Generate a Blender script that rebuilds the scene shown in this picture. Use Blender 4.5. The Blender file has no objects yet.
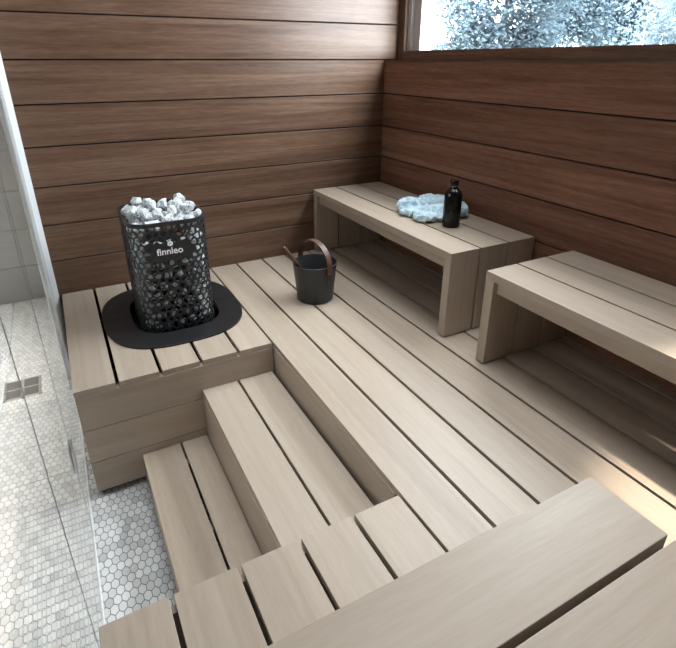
import bpy, bmesh, math, random
from mathutils import Vector, Matrix, noise

# ------------------------------------------------------------------ settings
S = 1.15            # every coordinate below is given in eye-heights; S metres each
C = bpy.context.scene
COL = C.collection
random.seed(7)

# ---- camera
cam_d = bpy.data.cameras.new('camera'); cam = bpy.data.objects.new('camera', cam_d); COL.objects.link(cam)
right = Vector((0.88231856, -0.4706527, 0)); down = Vector((-0.19130251, -0.35862909, -0.91366762)); fwd = Vector((0.43002013, 0.8061459, -0.40646214))
rot = Matrix((right, -down, -fwd)).transposed()
cam.matrix_world = Matrix.Translation((0, 0, 1.0 * S)) @ rot.to_4x4()
cam_d.sensor_width = 36.0; cam_d.sensor_fit = 'HORIZONTAL'
cam_d.lens = 511.95 / 676 * 36
cam_d.shift_x = (338 - 335.34) / 676
cam_d.shift_y = (287.86 - 324) / 676
cam_d.clip_start = 0.02; cam_d.clip_end = 200
C.camera = cam

# ---- world: bright overcast sky
w = bpy.data.worlds.new('sky'); C.world = w; w.use_nodes = True
wn = w.node_tree; wn.nodes.clear()
wo = wn.nodes.new('ShaderNodeOutputWorld'); wb = wn.nodes.new('ShaderNodeBackground')
wb.inputs[0].default_value = (0.86, 0.935, 1.0, 1); wb.inputs[1].default_value = 27.0
wn.links.new(wb.outputs[0], wo.inputs[0])

# ---- lights
def area(name, loc, rot, sx, sy, power, col, spread=180):
    l = bpy.data.lights.new(name, 'AREA'); l.shape = 'RECTANGLE'; l.size = sx * S; l.size_y = sy * S
    l.energy = power; l.color = col; l.spread = math.radians(spread)
    o = bpy.data.objects.new(name, l); COL.objects.link(o); o.location = Vector(loc) * S; o.rotation_euler = rot
    return o
CEIL = 1.95
# daylight enters through the window (portal guides sky sampling)
p = area('window_portal', (1.74, 1.7, 1.46), (0, math.radians(90), 0), 0.9, 1.6, 1, (1, 1, 1)); p.data.cycles.is_portal = True
# added, unseen area lights: overhead fill for the sauna and the washroom
area('sauna_fill_light', (0.78, 1.15, CEIL - 0.02), (0, 0, 0), 1.35, 2.3, 14.5, (0.86, 0.94, 1.0), 50)
area('washroom_fill_light', (-1.12, 2.0, CEIL - 0.02), (0, 0, 0), 0.9, 2.6, 135, (1.0, 0.985, 0.96), 42)
sl = bpy.data.lights.new('downlight', 'SPOT'); sl.energy = 520; sl.color = (1.0, 0.92, 0.80); sl.spot_size = math.radians(19); sl.spot_blend = 1.0; sl.shadow_soft_size = 0.04
so = bpy.data.objects.new('downlight', sl); COL.objects.link(so); so.location = Vector((1.21, 0.36, CEIL - 0.03)) * S

C.view_settings.view_transform = 'Standard'; C.view_settings.look = 'None'; C.view_settings.gamma = 1
C.view_settings.use_curve_mapping = False
C.view_settings.exposure = 0.0

# ------------------------------------------------------------------ materials
def mat(name):
    m = bpy.data.materials.new(name); m.use_nodes = True
    nt = m.node_tree; nt.nodes.clear()
    out = nt.nodes.new('ShaderNodeOutputMaterial'); b = nt.nodes.new('ShaderNodeBsdfPrincipled')
    nt.links.new(b.outputs[0], out.inputs[0])
    return m, nt, b, out
def N(nt, t, **k):
    n = nt.nodes.new(t)
    for a, v in k.items():
        if a.startswith('i_'):
            n.inputs[int(a[2:])].default_value = v
        else: setattr(n, a, v)
    return n
def L(nt, a, b): nt.links.new(a, b)
def M2(nt, op, a, b=None, c=None):
    n = nt.nodes.new('ShaderNodeMath'); n.operation = op
    for i, v in enumerate((a, b, c)):
        if v is None: continue
        if isinstance(v, (int, float)): n.inputs[i].default_value = v
        else: nt.links.new(v, n.inputs[i])
    return n.outputs[0]
def plain(name, col, rough=0.5, metal=0.0, spec=0.5, nscale=40, namp=0.06, coat=0):
    m, nt, b, o = mat(name)
    tc = N(nt, 'ShaderNodeTexCoord'); nz = N(nt, 'ShaderNodeTexNoise'); nz.inputs['Scale'].default_value = nscale
    L(nt, tc.outputs['Object'], nz.inputs['Vector'])
    mr = N(nt, 'ShaderNodeMapRange'); mr.inputs[3].default_value = 1 - namp; mr.inputs[4].default_value = 1 + namp
    L(nt, nz.outputs['Fac'], mr.inputs[0])
    vm = N(nt, 'ShaderNodeVectorMath', operation='SCALE'); vm.inputs[0].default_value = col
    L(nt, mr.outputs[0], vm.inputs[3]); L(nt, vm.outputs[0], b.inputs['Base Color'])
    b.inputs['Roughness'].default_value = rough; b.inputs['Metallic'].default_value = metal
    b.inputs['Specular IOR Level'].default_value = spec; b.inputs['Coat Weight'].default_value = coat
    return m

def wood(name, cols, axis, rough=0.45, spec=0.4, plank=None, streak=1.0, lam=0.05, grain=1.0, tint=0.05, cross=None, rings=1.0):
    """cols: dark, mid, light. axis = grain direction 0/1/2. plank=(axis, offset, pitch) gives each plank its own grain"""
    m, nt, b, o = mat(name)
    tc = N(nt, 'ShaderNodeTexCoord'); oi = N(nt, 'ShaderNodeObjectInfo')
    sep = N(nt, 'ShaderNodeSeparateXYZ'); L(nt, tc.outputs['Object'], sep.inputs[0])
    off = M2(nt, 'MULTIPLY', oi.outputs['Random'], 37.0)
    if plank:
        pk = M2(nt, 'FLOOR', M2(nt, 'DIVIDE', M2(nt, 'SUBTRACT', sep.outputs[plank[0]], plank[1] * S), plank[2] * S))
        off = M2(nt, 'ADD', off, M2(nt, 'MULTIPLY', pk, 7.31))
    comb = N(nt, 'ShaderNodeCombineXYZ')
    for i in range(3):
        v = sep.outputs[i]
        if i == axis: v = M2(nt, 'MULTIPLY', v, 0.035)
        v = M2(nt, 'ADD', v, off); L(nt, v, comb.inputs[i])
    n1 = N(nt, 'ShaderNodeTexNoise'); n1.inputs['Scale'].default_value = 26; n1.inputs['Detail'].default_value = 5; n1.inputs['Roughness'].default_value = 0.62; n1.inputs['Distortion'].default_value = 0.9
    L(nt, comb.outputs[0], n1.inputs['Vector'])
    n2 = N(nt, 'ShaderNodeTexNoise'); n2.inputs['Scale'].default_value = 150; n2.inputs['Detail'].default_value = 3; n2.inputs['Roughness'].default_value = 0.6
    comb2 = N(nt, 'ShaderNodeCombineXYZ')
    for i in range(3):
        v = sep.outputs[i]
        if i == axis: v = M2(nt, 'MULTIPLY', v, 0.10)
        L(nt, M2(nt, 'ADD', v, off), comb2.inputs[i])
    L(nt, comb2.outputs[0], n2.inputs['Vector'])
    n3 = N(nt, 'ShaderNodeTexNoise'); n3.inputs['Scale'].default_value = 2.2; n3.inputs['Detail'].default_value = 2
    L(nt, comb.outputs[0], n3.inputs['Vector'])
    f = M2(nt, 'ADD', M2(nt, 'MULTIPLY', n1.outputs['Fac'], 0.55 * streak), M2(nt, 'MULTIPLY', n2.outputs['Fac'], 0.30 * grain))
    f = M2(nt, 'ADD', f, M2(nt, 'MULTIPLY', n3.outputs['Fac'], 0.25))
    n4 = N(nt, 'ShaderNodeTexNoise'); n4.inputs['Scale'].default_value = 7; n4.inputs['Detail'].default_value = 1; n4.inputs['Distortion'].default_value = 0.6
    L(nt, comb.outputs[0], n4.inputs['Vector'])
    rg = M2(nt, 'ABSOLUTE', M2(nt, 'SUBTRACT', M2(nt, 'FRACT', M2(nt, 'MULTIPLY', n4.outputs['Fac'], 9.0)), 0.5))     # growth rings cut by the saw
    f = M2(nt, 'ADD', f, M2(nt, 'MULTIPLY', M2(nt, 'SUBTRACT', rg, 0.25), 0.16 * rings))
    f = M2(nt, 'SUBTRACT', f, 0.275 * streak + 0.15 * grain + 0.125 - 0.5)
    cr = N(nt, 'ShaderNodeValToRGB'); e = cr.color_ramp.elements
    e[0].position = 0.36; e[0].color = (*cols[0], 1); e[1].position = 0.64; e[1].color = (*cols[2], 1)
    el = cr.color_ramp.elements.new(0.5); el.color = (*cols[1], 1)
    L(nt, f, cr.inputs[0])
    # per-board and per-lamella tint
    wn1 = N(nt, 'ShaderNodeTexWhiteNoise', noise_dimensions='1D'); L(nt, off, wn1.inputs['W'])
    br = M2(nt, 'ADD', M2(nt, 'MULTIPLY', wn1.outputs['Value'], 2 * tint), 1 - tint)
    if cross is not None:
        lm = M2(nt, 'FLOOR', M2(nt, 'DIVIDE', M2(nt, 'ADD', sep.outputs[cross], M2(nt, 'MULTIPLY', oi.outputs['Random'], 5.3)), 0.085))
        wn2 = N(nt, 'ShaderNodeTexWhiteNoise', noise_dimensions='1D'); L(nt, M2(nt, 'ADD', lm, off), wn2.inputs['W'])
        br = M2(nt, 'MULTIPLY', br, M2(nt, 'ADD', M2(nt, 'MULTIPLY', wn2.outputs['Value'], 2 * lam), 1 - lam))
    vm = N(nt, 'ShaderNodeVectorMath', operation='SCALE'); L(nt, cr.outputs[0], vm.inputs[0]); L(nt, br, vm.inputs[3])
    L(nt, vm.outputs[0], b.inputs['Base Color'])
    b.inputs['Roughness'].default_value = rough; b.inputs['Specular IOR Level'].default_value = spec
    bp = N(nt, 'ShaderNodeBump'); bp.inputs['Strength'].default_value = 0.12; bp.inputs['Distance'].default_value = 0.002
    L(nt, n2.outputs['Fac'], bp.inputs['Height']); L(nt, bp.outputs[0], b.inputs['Normal'])
    return m

PALE = ((0.332, 0.256, 0.190), (0.394, 0.314, 0.242), (0.440, 0.364, 0.290))
pale = [wood('pale_wood_%s' % 'xyz'[i], PALE, i, rough=0.42, spec=0.42, cross=(1, 0, 0)[i], streak=0.6, lam=0.07, tint=0.05, rings=0.5, grain=0.6) for i in range(3)]
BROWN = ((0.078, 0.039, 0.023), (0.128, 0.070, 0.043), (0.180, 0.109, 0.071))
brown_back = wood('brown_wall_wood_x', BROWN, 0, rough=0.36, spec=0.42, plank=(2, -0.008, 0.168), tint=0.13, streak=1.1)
BROWN_LIT = ((0.120, 0.050, 0.029), (0.190, 0.088, 0.053), (0.260, 0.134, 0.085))  # same wall wood, with bounce light put into a brighter, redder colour
brown_side_lit = wood('brown_wall_wood_y_lit', BROWN_LIT, 1, rough=0.55, spec=0.2, plank=(2, -0.008, 0.168), tint=0.10, streak=1.1)
brown_trim = wood('brown_trim_wood_y', BROWN, 1, rough=0.5, spec=0.3)
brown_z = wood('brown_trim_wood_z', BROWN, 2, rough=0.5, spec=0.35)
dark_gap = plain('dark_batten', (0.012, 0.008, 0.006), 0.9)
black_metal = plain('black_painted_steel', (0.034, 0.035, 0.037), 0.45, 0.2, 0.5, 60, 0.12)
black_shell = plain('black_perforated_steel', (0.028, 0.028, 0.029), 0.42, 0.2, 0.5, 60, 0.12)
black_gloss = plain('black_collar_plate', (0.015, 0.015, 0.016), 0.30, 0.0, 0.5, 30, 0.1)
black_void = plain('black_steel_well', (0.006, 0.006, 0.006), 0.7)
black_bottle = plain('black_lacquer', (0.006, 0.005, 0.005), 0.22, 0.0, 0.3, 30, 0.1)
chrome = plain('brushed_chrome', (0.74, 0.76, 0.78), 0.22, 0.85)
white_logo = plain('white_print', (0.95, 0.95, 0.95), 0.5)
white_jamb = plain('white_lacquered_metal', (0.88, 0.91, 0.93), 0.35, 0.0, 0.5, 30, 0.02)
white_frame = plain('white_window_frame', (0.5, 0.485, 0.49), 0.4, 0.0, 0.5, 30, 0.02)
plaster = plain('white_plaster', (0.78, 0.78, 0.77), 0.8)
handle_wood = wood('walnut_handle', ((0.055, 0.024, 0.015), (0.085, 0.038, 0.025), (0.12, 0.058, 0.04)), 2, rough=0.4)
seal = plain('dark_glass_seal', (0.16, 0.18, 0.19), 0.4)
bark = plain('bark', (0.10, 0.13, 0.15), 0.9)

# stone
def stone_mat():
    m, nt, b, o = mat('speckled_grey_stone')
    tc = N(nt, 'ShaderNodeTexCoord'); oi = N(nt, 'ShaderNodeObjectInfo')
    n = N(nt, 'ShaderNodeTexNoise'); n.inputs['Scale'].default_value = 230; n.inputs['Detail'].default_value = 4; n.inputs['Roughness'].default_value = 0.7
    n2 = N(nt, 'ShaderNodeTexNoise'); n2.inputs['Scale'].default_value = 35
    va = N(nt, 'ShaderNodeVectorMath', operation='ADD'); L(nt, tc.outputs['Object'], va.inputs[0]); L(nt, oi.outputs['Random'], va.inputs[1])
    L(nt, va.outputs[0], n.inputs['Vector']); L(nt, va.outputs[0], n2.inputs['Vector'])
    cr = N(nt, 'ShaderNodeValToRGB'); e = cr.color_ramp.elements
    e[0].position = 0.42; e[0].color = (0.09, 0.145, 0.15, 1); e[1].position = 0.56; e[1].color = (0.80, 0.81, 0.82, 1)
    k = cr.color_ramp.elements.new(0.47); k.color = (0.55, 0.56, 0.57, 1)
    L(nt, M2(nt, 'ADD', M2(nt, 'MULTIPLY', n.outputs['Fac'], 0.7), M2(nt, 'MULTIPLY', n2.outputs['Fac'], 0.3)), cr.inputs[0])
    L(nt, cr.outputs[0], b.inputs['Base Color']); b.inputs['Roughness'].default_value = 0.75
    bp = N(nt, 'ShaderNodeBump'); bp.inputs['Strength'].default_value = 0.5; bp.inputs['Distance'].default_value = 0.004
    L(nt, n.outputs['Fac'], bp.inputs['Height']); L(nt, bp.outputs[0], b.inputs['Normal'])
    return m
stone = stone_mat()

# towel
def towel_mat():
    m, nt, b, o = mat('pale_blue_terry')
    tc = N(nt, 'ShaderNodeTexCoord')
    n = N(nt, 'ShaderNodeTexNoise'); n.inputs['Scale'].default_value = 300; n.inputs['Detail'].default_value = 3
    L(nt, tc.outputs['Object'], n.inputs['Vector'])
    v = N(nt, 'ShaderNodeTexVoronoi'); v.inputs['Scale'].default_value = 90; L(nt, tc.outputs['Object'], v.inputs['Vector'])
    cr = N(nt, 'ShaderNodeValToRGB'); e = cr.color_ramp.elements
    e[0].position = 0.15; e[0].color = (0.80, 0.88, 0.91, 1); e[1].position = 0.5; e[1].color = (0.50, 0.67, 0.75, 1)
    L(nt, v.outputs['Distance'], cr.inputs[0]); L(nt, cr.outputs[0], b.inputs['Base Color'])
    b.inputs['Roughness'].default_value = 0.95; b.inputs['Sheen Weight'].default_value = 0.3
    bp = N(nt, 'ShaderNodeBump'); bp.inputs['Strength'].default_value = 0.6; bp.inputs['Distance'].default_value = 0.003
    L(nt, n.outputs['Fac'], bp.inputs['Height']); L(nt, bp.outputs[0], b.inputs['Normal'])
    return m
terry = towel_mat()

# hexagon mosaic floor
def hex_mat():
    m, nt, b, o = mat('marble_hexagon_mosaic')
    P = 0.0233 * S                                   # centre spacing
    tc = N(nt, 'ShaderNodeTexCoord')
    mp = N(nt, 'ShaderNodeVectorMath', operation='MULTIPLY'); L(nt, tc.outputs['Object'], mp.inputs[0]); mp.inputs[1].default_value = (1 / P, 1 / P / 1.41, 1)
    sep = N(nt, 'ShaderNodeSeparateXYZ'); L(nt, mp.outputs[0], sep.inputs[0])
    x, y = sep.outputs[0], sep.outputs[1]
    r3 = math.sqrt(3)
    def cell(ox, oy):
        cx = M2(nt, 'ADD', M2(nt, 'FLOOR', M2(nt, 'SUBTRACT', x, ox)), ox + 0.5)
        cy = M2(nt, 'ADD', M2(nt, 'MULTIPLY', M2(nt, 'FLOOR', M2(nt, 'DIVIDE', M2(nt, 'SUBTRACT', y, oy), r3)), r3), oy + r3 / 2)
        dx = M2(nt, 'SUBTRACT', x, cx); dy = M2(nt, 'SUBTRACT', y, cy)
        d2 = M2(nt, 'ADD', M2(nt, 'MULTIPLY', dx, dx), M2(nt, 'MULTIPLY', dy, dy))
        return cx, cy, dx, dy, d2
    A = cell(0, 0); B = cell(0.5, r3 / 2)
    sel = M2(nt, 'LESS_THAN', A[4], B[4])
    def mix(a, b_): return M2(nt, 'ADD', M2(nt, 'MULTIPLY', sel, a), M2(nt, 'MULTIPLY', M2(nt, 'SUBTRACT', 1.0, sel), b_))
    cx, cy, dx, dy = (mix(A[i], B[i]) for i in range(4))
    ax = M2(nt, 'ABSOLUTE', dx); ay = M2(nt, 'ABSOLUTE', dy)
    hd = M2(nt, 'MAXIMUM', ax, M2(nt, 'ADD', M2(nt, 'MULTIPLY', ax, 0.5), M2(nt, 'MULTIPLY', ay, r3 / 2)))
    mr = N(nt, 'ShaderNodeMapRange', interpolation_type='SMOOTHSTEP'); L(nt, hd, mr.inputs[0]); mr.inputs[1].default_value = 0.435; mr.inputs[2].default_value = 0.475
    cc = N(nt, 'ShaderNodeCombineXYZ'); L(nt, cx, cc.inputs[0]); L(nt, cy, cc.inputs[1])
    wn_ = N(nt, 'ShaderNodeTexWhiteNoise', noise_dimensions='2D'); L(nt, cc.outputs[0], wn_.inputs['Vector'])
    nz = N(nt, 'ShaderNodeTexNoise'); nz.inputs['Scale'].default_value = 6; nz.inputs['Detail'].default_value = 4; nz.inputs['Distortion'].default_value = 1.5; L(nt, tc.outputs['Object'], nz.inputs['Vector'])
    cl = N(nt, 'ShaderNodeTexNoise'); cl.inputs['Scale'].default_value = 0.22; L(nt, cc.outputs[0], cl.inputs['Vector'])
    t = M2(nt, 'ADD', M2(nt, 'MULTIPLY', M2(nt, 'POWER', wn_.outputs['Value'], 2.0), 0.45), M2(nt, 'ADD', M2(nt, 'MULTIPLY', nz.outputs['Fac'], 0.30), M2(nt, 'MULTIPLY', cl.outputs['Fac'], 0.40)))
    cr = N(nt, 'ShaderNodeValToRGB'); e = cr.color_ramp.elements
    e[0].position = 0.32; e[0].color = (0.60, 0.595, 0.585, 1); e[1].position = 0.85; e[1].color = (0.37, 0.365, 0.36, 1)
    L(nt, t, cr.inputs[0])
    mx = N(nt, 'ShaderNodeMix', data_type='RGBA'); L(nt, mr.outputs[0], mx.inputs[0]); L(nt, cr.outputs[0], mx.inputs[6]); mx.inputs[7].default_value = (0.12, 0.115, 0.11, 1)
    L(nt, mx.outputs[2], b.inputs['Base Color']); b.inputs['Roughness'].default_value = 0.45
    bp = N(nt, 'ShaderNodeBump'); bp.inputs['Strength'].default_value = 0.5; bp.inputs['Distance'].default_value = 0.002; bp.invert = True
    L(nt, mr.outputs[0], bp.inputs['Height']); L(nt, bp.outputs[0], b.inputs['Normal'])
    return m
hexm = hex_mat()

def tile_mat():
    m, nt, b, o = mat('large_grey_wall_tile')
    tc = N(nt, 'ShaderNodeTexCoord'); sep = N(nt, 'ShaderNodeSeparateXYZ'); L(nt, tc.outputs['Object'], sep.inputs[0])
    def line(v, off, pitch, wdt):
        q = M2(nt, 'FRACT', M2(nt, 'DIVIDE', M2(nt, 'SUBTRACT', v, off * S), pitch * S))
        d = M2(nt, 'MINIMUM', q, M2(nt, 'SUBTRACT', 1.0, q))
        return M2(nt, 'LESS_THAN', d, wdt)
    g = M2(nt, 'MAXIMUM', line(sep.outputs[0], -0.325, 0.49, 0.006), line(sep.outputs[2], -0.465, 0.2425, 0.010))
    nz = N(nt, 'ShaderNodeTexNoise'); nz.inputs['Scale'].default_value = 3; L(nt, tc.outputs['Object'], nz.inputs['Vector'])
    cr = N(nt, 'ShaderNodeValToRGB'); e = cr.color_ramp.elements
    e[0].position = 0.3; e[0].color = (0.43, 0.44, 0.43, 1); e[1].position = 0.7; e[1].color = (0.50, 0.51, 0.505, 1); L(nt, nz.outputs['Fac'], cr.inputs[0])
    mx = N(nt, 'ShaderNodeMix', data_type='RGBA'); L(nt, g, mx.inputs[0]); L(nt, cr.outputs[0], mx.inputs[6]); mx.inputs[7].default_value = (0.30, 0.30, 0.30, 1)
    L(nt, mx.outputs[2], b.inputs['Base Color']); b.inputs['Roughness'].default_value = 0.35
    return m
tilem = tile_mat()

def glass_mat(name, tint, refl):
    m, nt, b, o = mat(name); nt.nodes.remove(b)
    tr = N(nt, 'ShaderNodeBsdfTransparent'); tr.inputs[0].default_value = (*tint, 1)
    gl = N(nt, 'ShaderNodeBsdfGlossy'); gl.inputs['Roughness'].default_value = 0.0
    ms = N(nt, 'ShaderNodeMixShader'); ms.inputs[0].default_value = refl
    L(nt, tr.outputs[0], ms.inputs[1]); L(nt, gl.outputs[0], ms.inputs[2]); L(nt, ms.outputs[0], o.inputs[0])
    return m
glass = glass_mat('clear_partition_glass', (0.97, 0.985, 0.98), 0.32)
pane = glass_mat('window_glass', (0.98, 0.99, 0.99), 0.05)

def leaf_mat(name, col):
    m, nt, b, o = mat(name)
    tc = N(nt, 'ShaderNodeTexCoord'); nz = N(nt, 'ShaderNodeTexNoise'); nz.inputs['Scale'].default_value = 1.3; L(nt, tc.outputs['Object'], nz.inputs['Vector'])
    mr = N(nt, 'ShaderNodeMapRange'); mr.inputs[3].default_value = 0.85; mr.inputs[4].default_value = 1.15; L(nt, nz.outputs['Fac'], mr.inputs[0])
    vm = N(nt, 'ShaderNodeVectorMath', operation='SCALE'); vm.inputs[0].default_value = col; L(nt, mr.outputs[0], vm.inputs[3])
    nt.nodes.remove(b)
    df = N(nt, 'ShaderNodeBsdfDiffuse'); tl = N(nt, 'ShaderNodeBsdfTranslucent'); ms = N(nt, 'ShaderNodeMixShader'); ms.inputs[0].default_value = 0.5
    L(nt, vm.outputs[0], df.inputs[0]); L(nt, vm.outputs[0], tl.inputs[0]); L(nt, df.outputs[0], ms.inputs[1]); L(nt, tl.outputs[0], ms.inputs[2]); L(nt, ms.outputs[0], o.inputs[0])
    return m
leafm = leaf_mat('blue_green_leaves', (0.100, 0.136, 0.160))
leafm2 = leaf_mat('silver_leaves', (0.13, 0.165, 0.187))
grass = plain('lawn', (0.10, 0.13, 0.10), 0.95)

# ------------------------------------------------------------------ mesh helpers
ALL = []
class B:
    def __init__(s): s.bm = bmesh.new()
    def box(s, x0, x1, y0, y1, z0, z1):
        vs = [s.bm.verts.new((x, y, z)) for x in (x0, x1) for y in (y0, y1) for z in (z0, z1)]
        for f in ((0, 1, 3, 2), (4, 6, 7, 5), (0, 4, 5, 1), (2, 3, 7, 6), (0, 2, 6, 4), (1, 5, 7, 3)):
            s.bm.faces.new([vs[i] for i in f])
        return s
    def prism(s, poly, axis, a, b):
        """poly: 2D points on the other two axes (in axis order), extruded from a to b"""
        def P(p, t):
            c = list(p); c.insert(axis, t); return c
        A = [s.bm.verts.new(P(p, a)) for p in poly]; D = [s.bm.verts.new(P(p, b)) for p in poly]
        n = len(poly)
        s.bm.faces.new(A[::-1]); s.bm.faces.new(D)
        for i in range(n): s.bm.faces.new((A[i], A[(i + 1) % n], D[(i + 1) % n], D[i]))
        return s
    def lathe(s, prof, cx, cy, n=48, close=True):
        rings = []
        for r, z in prof:
            if r < 1e-6: rings.append([s.bm.verts.new((cx, cy, z))])
            else: rings.append([s.bm.verts.new((cx + r * math.cos(2 * math.pi * i / n), cy + r * math.sin(2 * math.pi * i / n), z)) for i in range(n)])
        for a, b in zip(rings, rings[1:]):
            for i in range(n):
                j = (i + 1) % n
                if len(a) == 1 and len(b) == 1: continue
                if len(a) == 1: s.bm.faces.new((a[0], b[j], b[i]))
                elif len(b) == 1: s.bm.faces.new((a[i], a[j], b[0]))
                else: s.bm.faces.new((a[i], a[j], b[j], b[i]))
        return s
    def tube(s, pts, rads, n=12):
        pts = [Vector(p) for p in pts]; rings = []
        for i, p in enumerate(pts):
            d = (pts[min(i + 1, len(pts) - 1)] - pts[max(i - 1, 0)]).normalized()
            u = d.orthogonal().normalized()
            if rings and True:
                u = (prev - d * prev.dot(d)).normalized()
            prev = u; v = d.cross(u)
            r = rads[i] if isinstance(rads, (list, tuple)) else rads
            rings.append([s.bm.verts.new(p + (u * math.cos(2 * math.pi * k / n) + v * math.sin(2 * math.pi * k / n)) * r) for k in range(n)])
        for a, b in zip(rings, rings[1:]):
            for k in range(n): s.bm.faces.new((a[k], a[(k + 1) % n], b[(k + 1) % n], b[k]))
        s.bm.faces.new(rings[0][::-1]); s.bm.faces.new(rings[-1])
        return s
    def band(s, pts, side, w, t, normals):
        """flat strap along pts; side = width direction, normals = thickness direction per point"""
        rings = []
        sd = Vector(side).normalized()
        for p, nn in zip(pts, normals):
            p = Vector(p); nn = Vector(nn)
            rings.append([s.bm.verts.new(p + sd * a * w / 2 + nn * c * t / 2) for a, c in ((-1, -1), (1, -1), (1, 1), (-1, 1))])
        for a, b in zip(rings, rings[1:]):
            for k in range(4): s.bm.faces.new((a[k], a[(k + 1) % 4], b[(k + 1) % 4], b[k]))
        s.bm.faces.new(rings[0][::-1]); s.bm.faces.new(rings[-1])
        return s
    def done(s, name, m, parent=None, origin=None, bevel=0.0, smooth=False, recalc=True):
        bm = s.bm
        if recalc: bmesh.ops.recalc_face_normals(bm, faces=bm.faces)
        if origin is None:
            mn = [min(v.co[i] for v in bm.verts) for i in range(3)]; mx = [max(v.co[i] for v in bm.verts) for i in range(3)]
            origin = Vector([(a + b) / 2 for a, b in zip(mn, mx)])
            if parent is None: origin.z = mn[2]
        origin = Vector(origin)
        for v in bm.verts: v.co -= origin
        me = bpy.data.meshes.new(name); bm.to_mesh(me); bm.free()
        if smooth:
            for p_ in me.polygons: p_.use_smooth = True
        me.materials.append(m)
        o = bpy.data.objects.new(name, me); COL.objects.link(o)
        if parent is not None:
            o.parent = parent; q = parent; base = Vector((0, 0, 0))
            while q is not None: base += q.location; q = q.parent
            o.location = origin - base
        else: o.location = origin
        if bevel:
            bv = o.modifiers.new('bevel', 'BEVEL'); bv.width = bevel * S; bv.segments = 2; bv.limit_method = 'ANGLE'; bv.angle_limit = math.radians(40)
        return o
def tag(o, label=None, cat=None, group=None, kind=None):
    if label: o['label'] = label
    if cat: o['category'] = cat
    if group: o['group'] = group
    if kind: o['kind'] = kind
    return o
def empty(name, loc, label, cat, group=None):
    o = bpy.data.objects.new(name, None); COL.objects.link(o); o.location = loc; o.empty_display_size = 0.05
    return tag(o, label, cat, group)
def box(name, x0, x1, y0, y1, z0, z1, m, parent=None, bevel=0.0, **k):
    return B().box(x0, x1, y0, y1, z0, z1).done(name, m, parent, bevel=bevel, **k)
def struct(o): o['kind'] = 'structure'; return o

# ------------------------------------------------------------------ the setting
FZ = -0.46; YB = 2.523; XL = -0.117; XR = 1.645; XW = 1.725; YF = -1.7; GX = -0.135
ZERO = (0, 0, 0)
struct(box('floor', -3.2, 1.85, YF - 0.2, 3.8, FZ - 0.06, FZ, hexm, origin=ZERO))
struct(box('ceiling', XL, 1.85, YF - 0.2, 3.8, CEIL, CEIL + 0.06, brown_side_lit))
struct(box('ceiling_washroom', -3.2, XL, YF - 0.2, 3.8, CEIL, CEIL + 0.06, plaster))

def planks(bm, axis_fixed, f_pos, depth, a0, a1, z0, z1, sign):
    """horizontal planks with dark reveals; one mesh"""
    k0 = math.floor((z0 + 0.008) / 0.168)
    z = -0.008 + 0.168 * k0; g = 0.0042
    while z < z1:
        lo = max(z + g, z0); hi = min(z + 0.168 - g * 0.3, z1)
        if hi - lo > 0.004:
            c = 0.0015
            fr = f_pos; bk = f_pos + sign * depth
            prof = [(bk, lo), (fr + sign * c, lo), (fr, lo + c), (fr, hi - c), (fr + sign * c, hi), (bk, hi)]
            if axis_fixed == 1: bm.prism(prof, 0, a0, a1)      # y,z profile extruded along x
            else: bm.prism(prof, 1, a0, a1)
        z += 0.168
bw = B(); planks(bw, 1, YB, 0.016, XL, XW, FZ, CEIL, 1)
struct(bw.done('wall_back', brown_back, origin=ZERO))
struct(box('wall_back_core', XL, XW + 0.12, YB + 0.0162, YB + 0.08, FZ, CEIL, dark_gap)).name = 'wall_back_lining'
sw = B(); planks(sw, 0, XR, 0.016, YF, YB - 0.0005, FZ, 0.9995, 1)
struct(sw.done('wall_right', brown_side_lit, origin=ZERO))
struct(box('wall_right_lining', XR + 0.0162, XW + 0.12, YF, YB, FZ, 0.99, dark_gap))
struct(box('trim_1', XR - 0.001, XW + 0.12, YF, YB - 0.0005, 0.99, 1.0, brown_trim))           # ledge cap
# window wall above the ledge
WZ0, WZ1, WY1, WY0 = 1.045, 1.86, 2.466, 0.95
def clad(name, y0, y1, z0, z1): return struct(box(name, XW, XW + 0.02, y0, y1, z0, z1, brown_trim if y1 - y0 > .3 else brown_z))
clad('trim_2', WY1, YB - 0.0005, 1.0, CEIL)                   # corner board left of the window
clad('trim_3', YF, WY1, 1.0, WZ0)                             # board below the window
clad('trim_4', YF, WY1, WZ1, CEIL)
clad('trim_5', YF, WY0, WZ0, WZ1)
ow = B(); 
ow.box(XW + 0.02, XW + 0.12, YF, YB, 1.0, WZ0 - 0.012); ow.box(XW + 0.02, XW + 0.12, YF, YB, WZ1 + 0.01, CEIL)
ow.box(XW + 0.02, XW + 0.12, YF, WY0 - 0.01, WZ0 - 0.012, WZ1 + 0.01); ow.box(XW + 0.02, XW + 0.12, WY1 + 0.01, YB, WZ0 - 0.012, WZ1 + 0.01)
struct(ow.done('wall_window_side', plaster))
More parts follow.
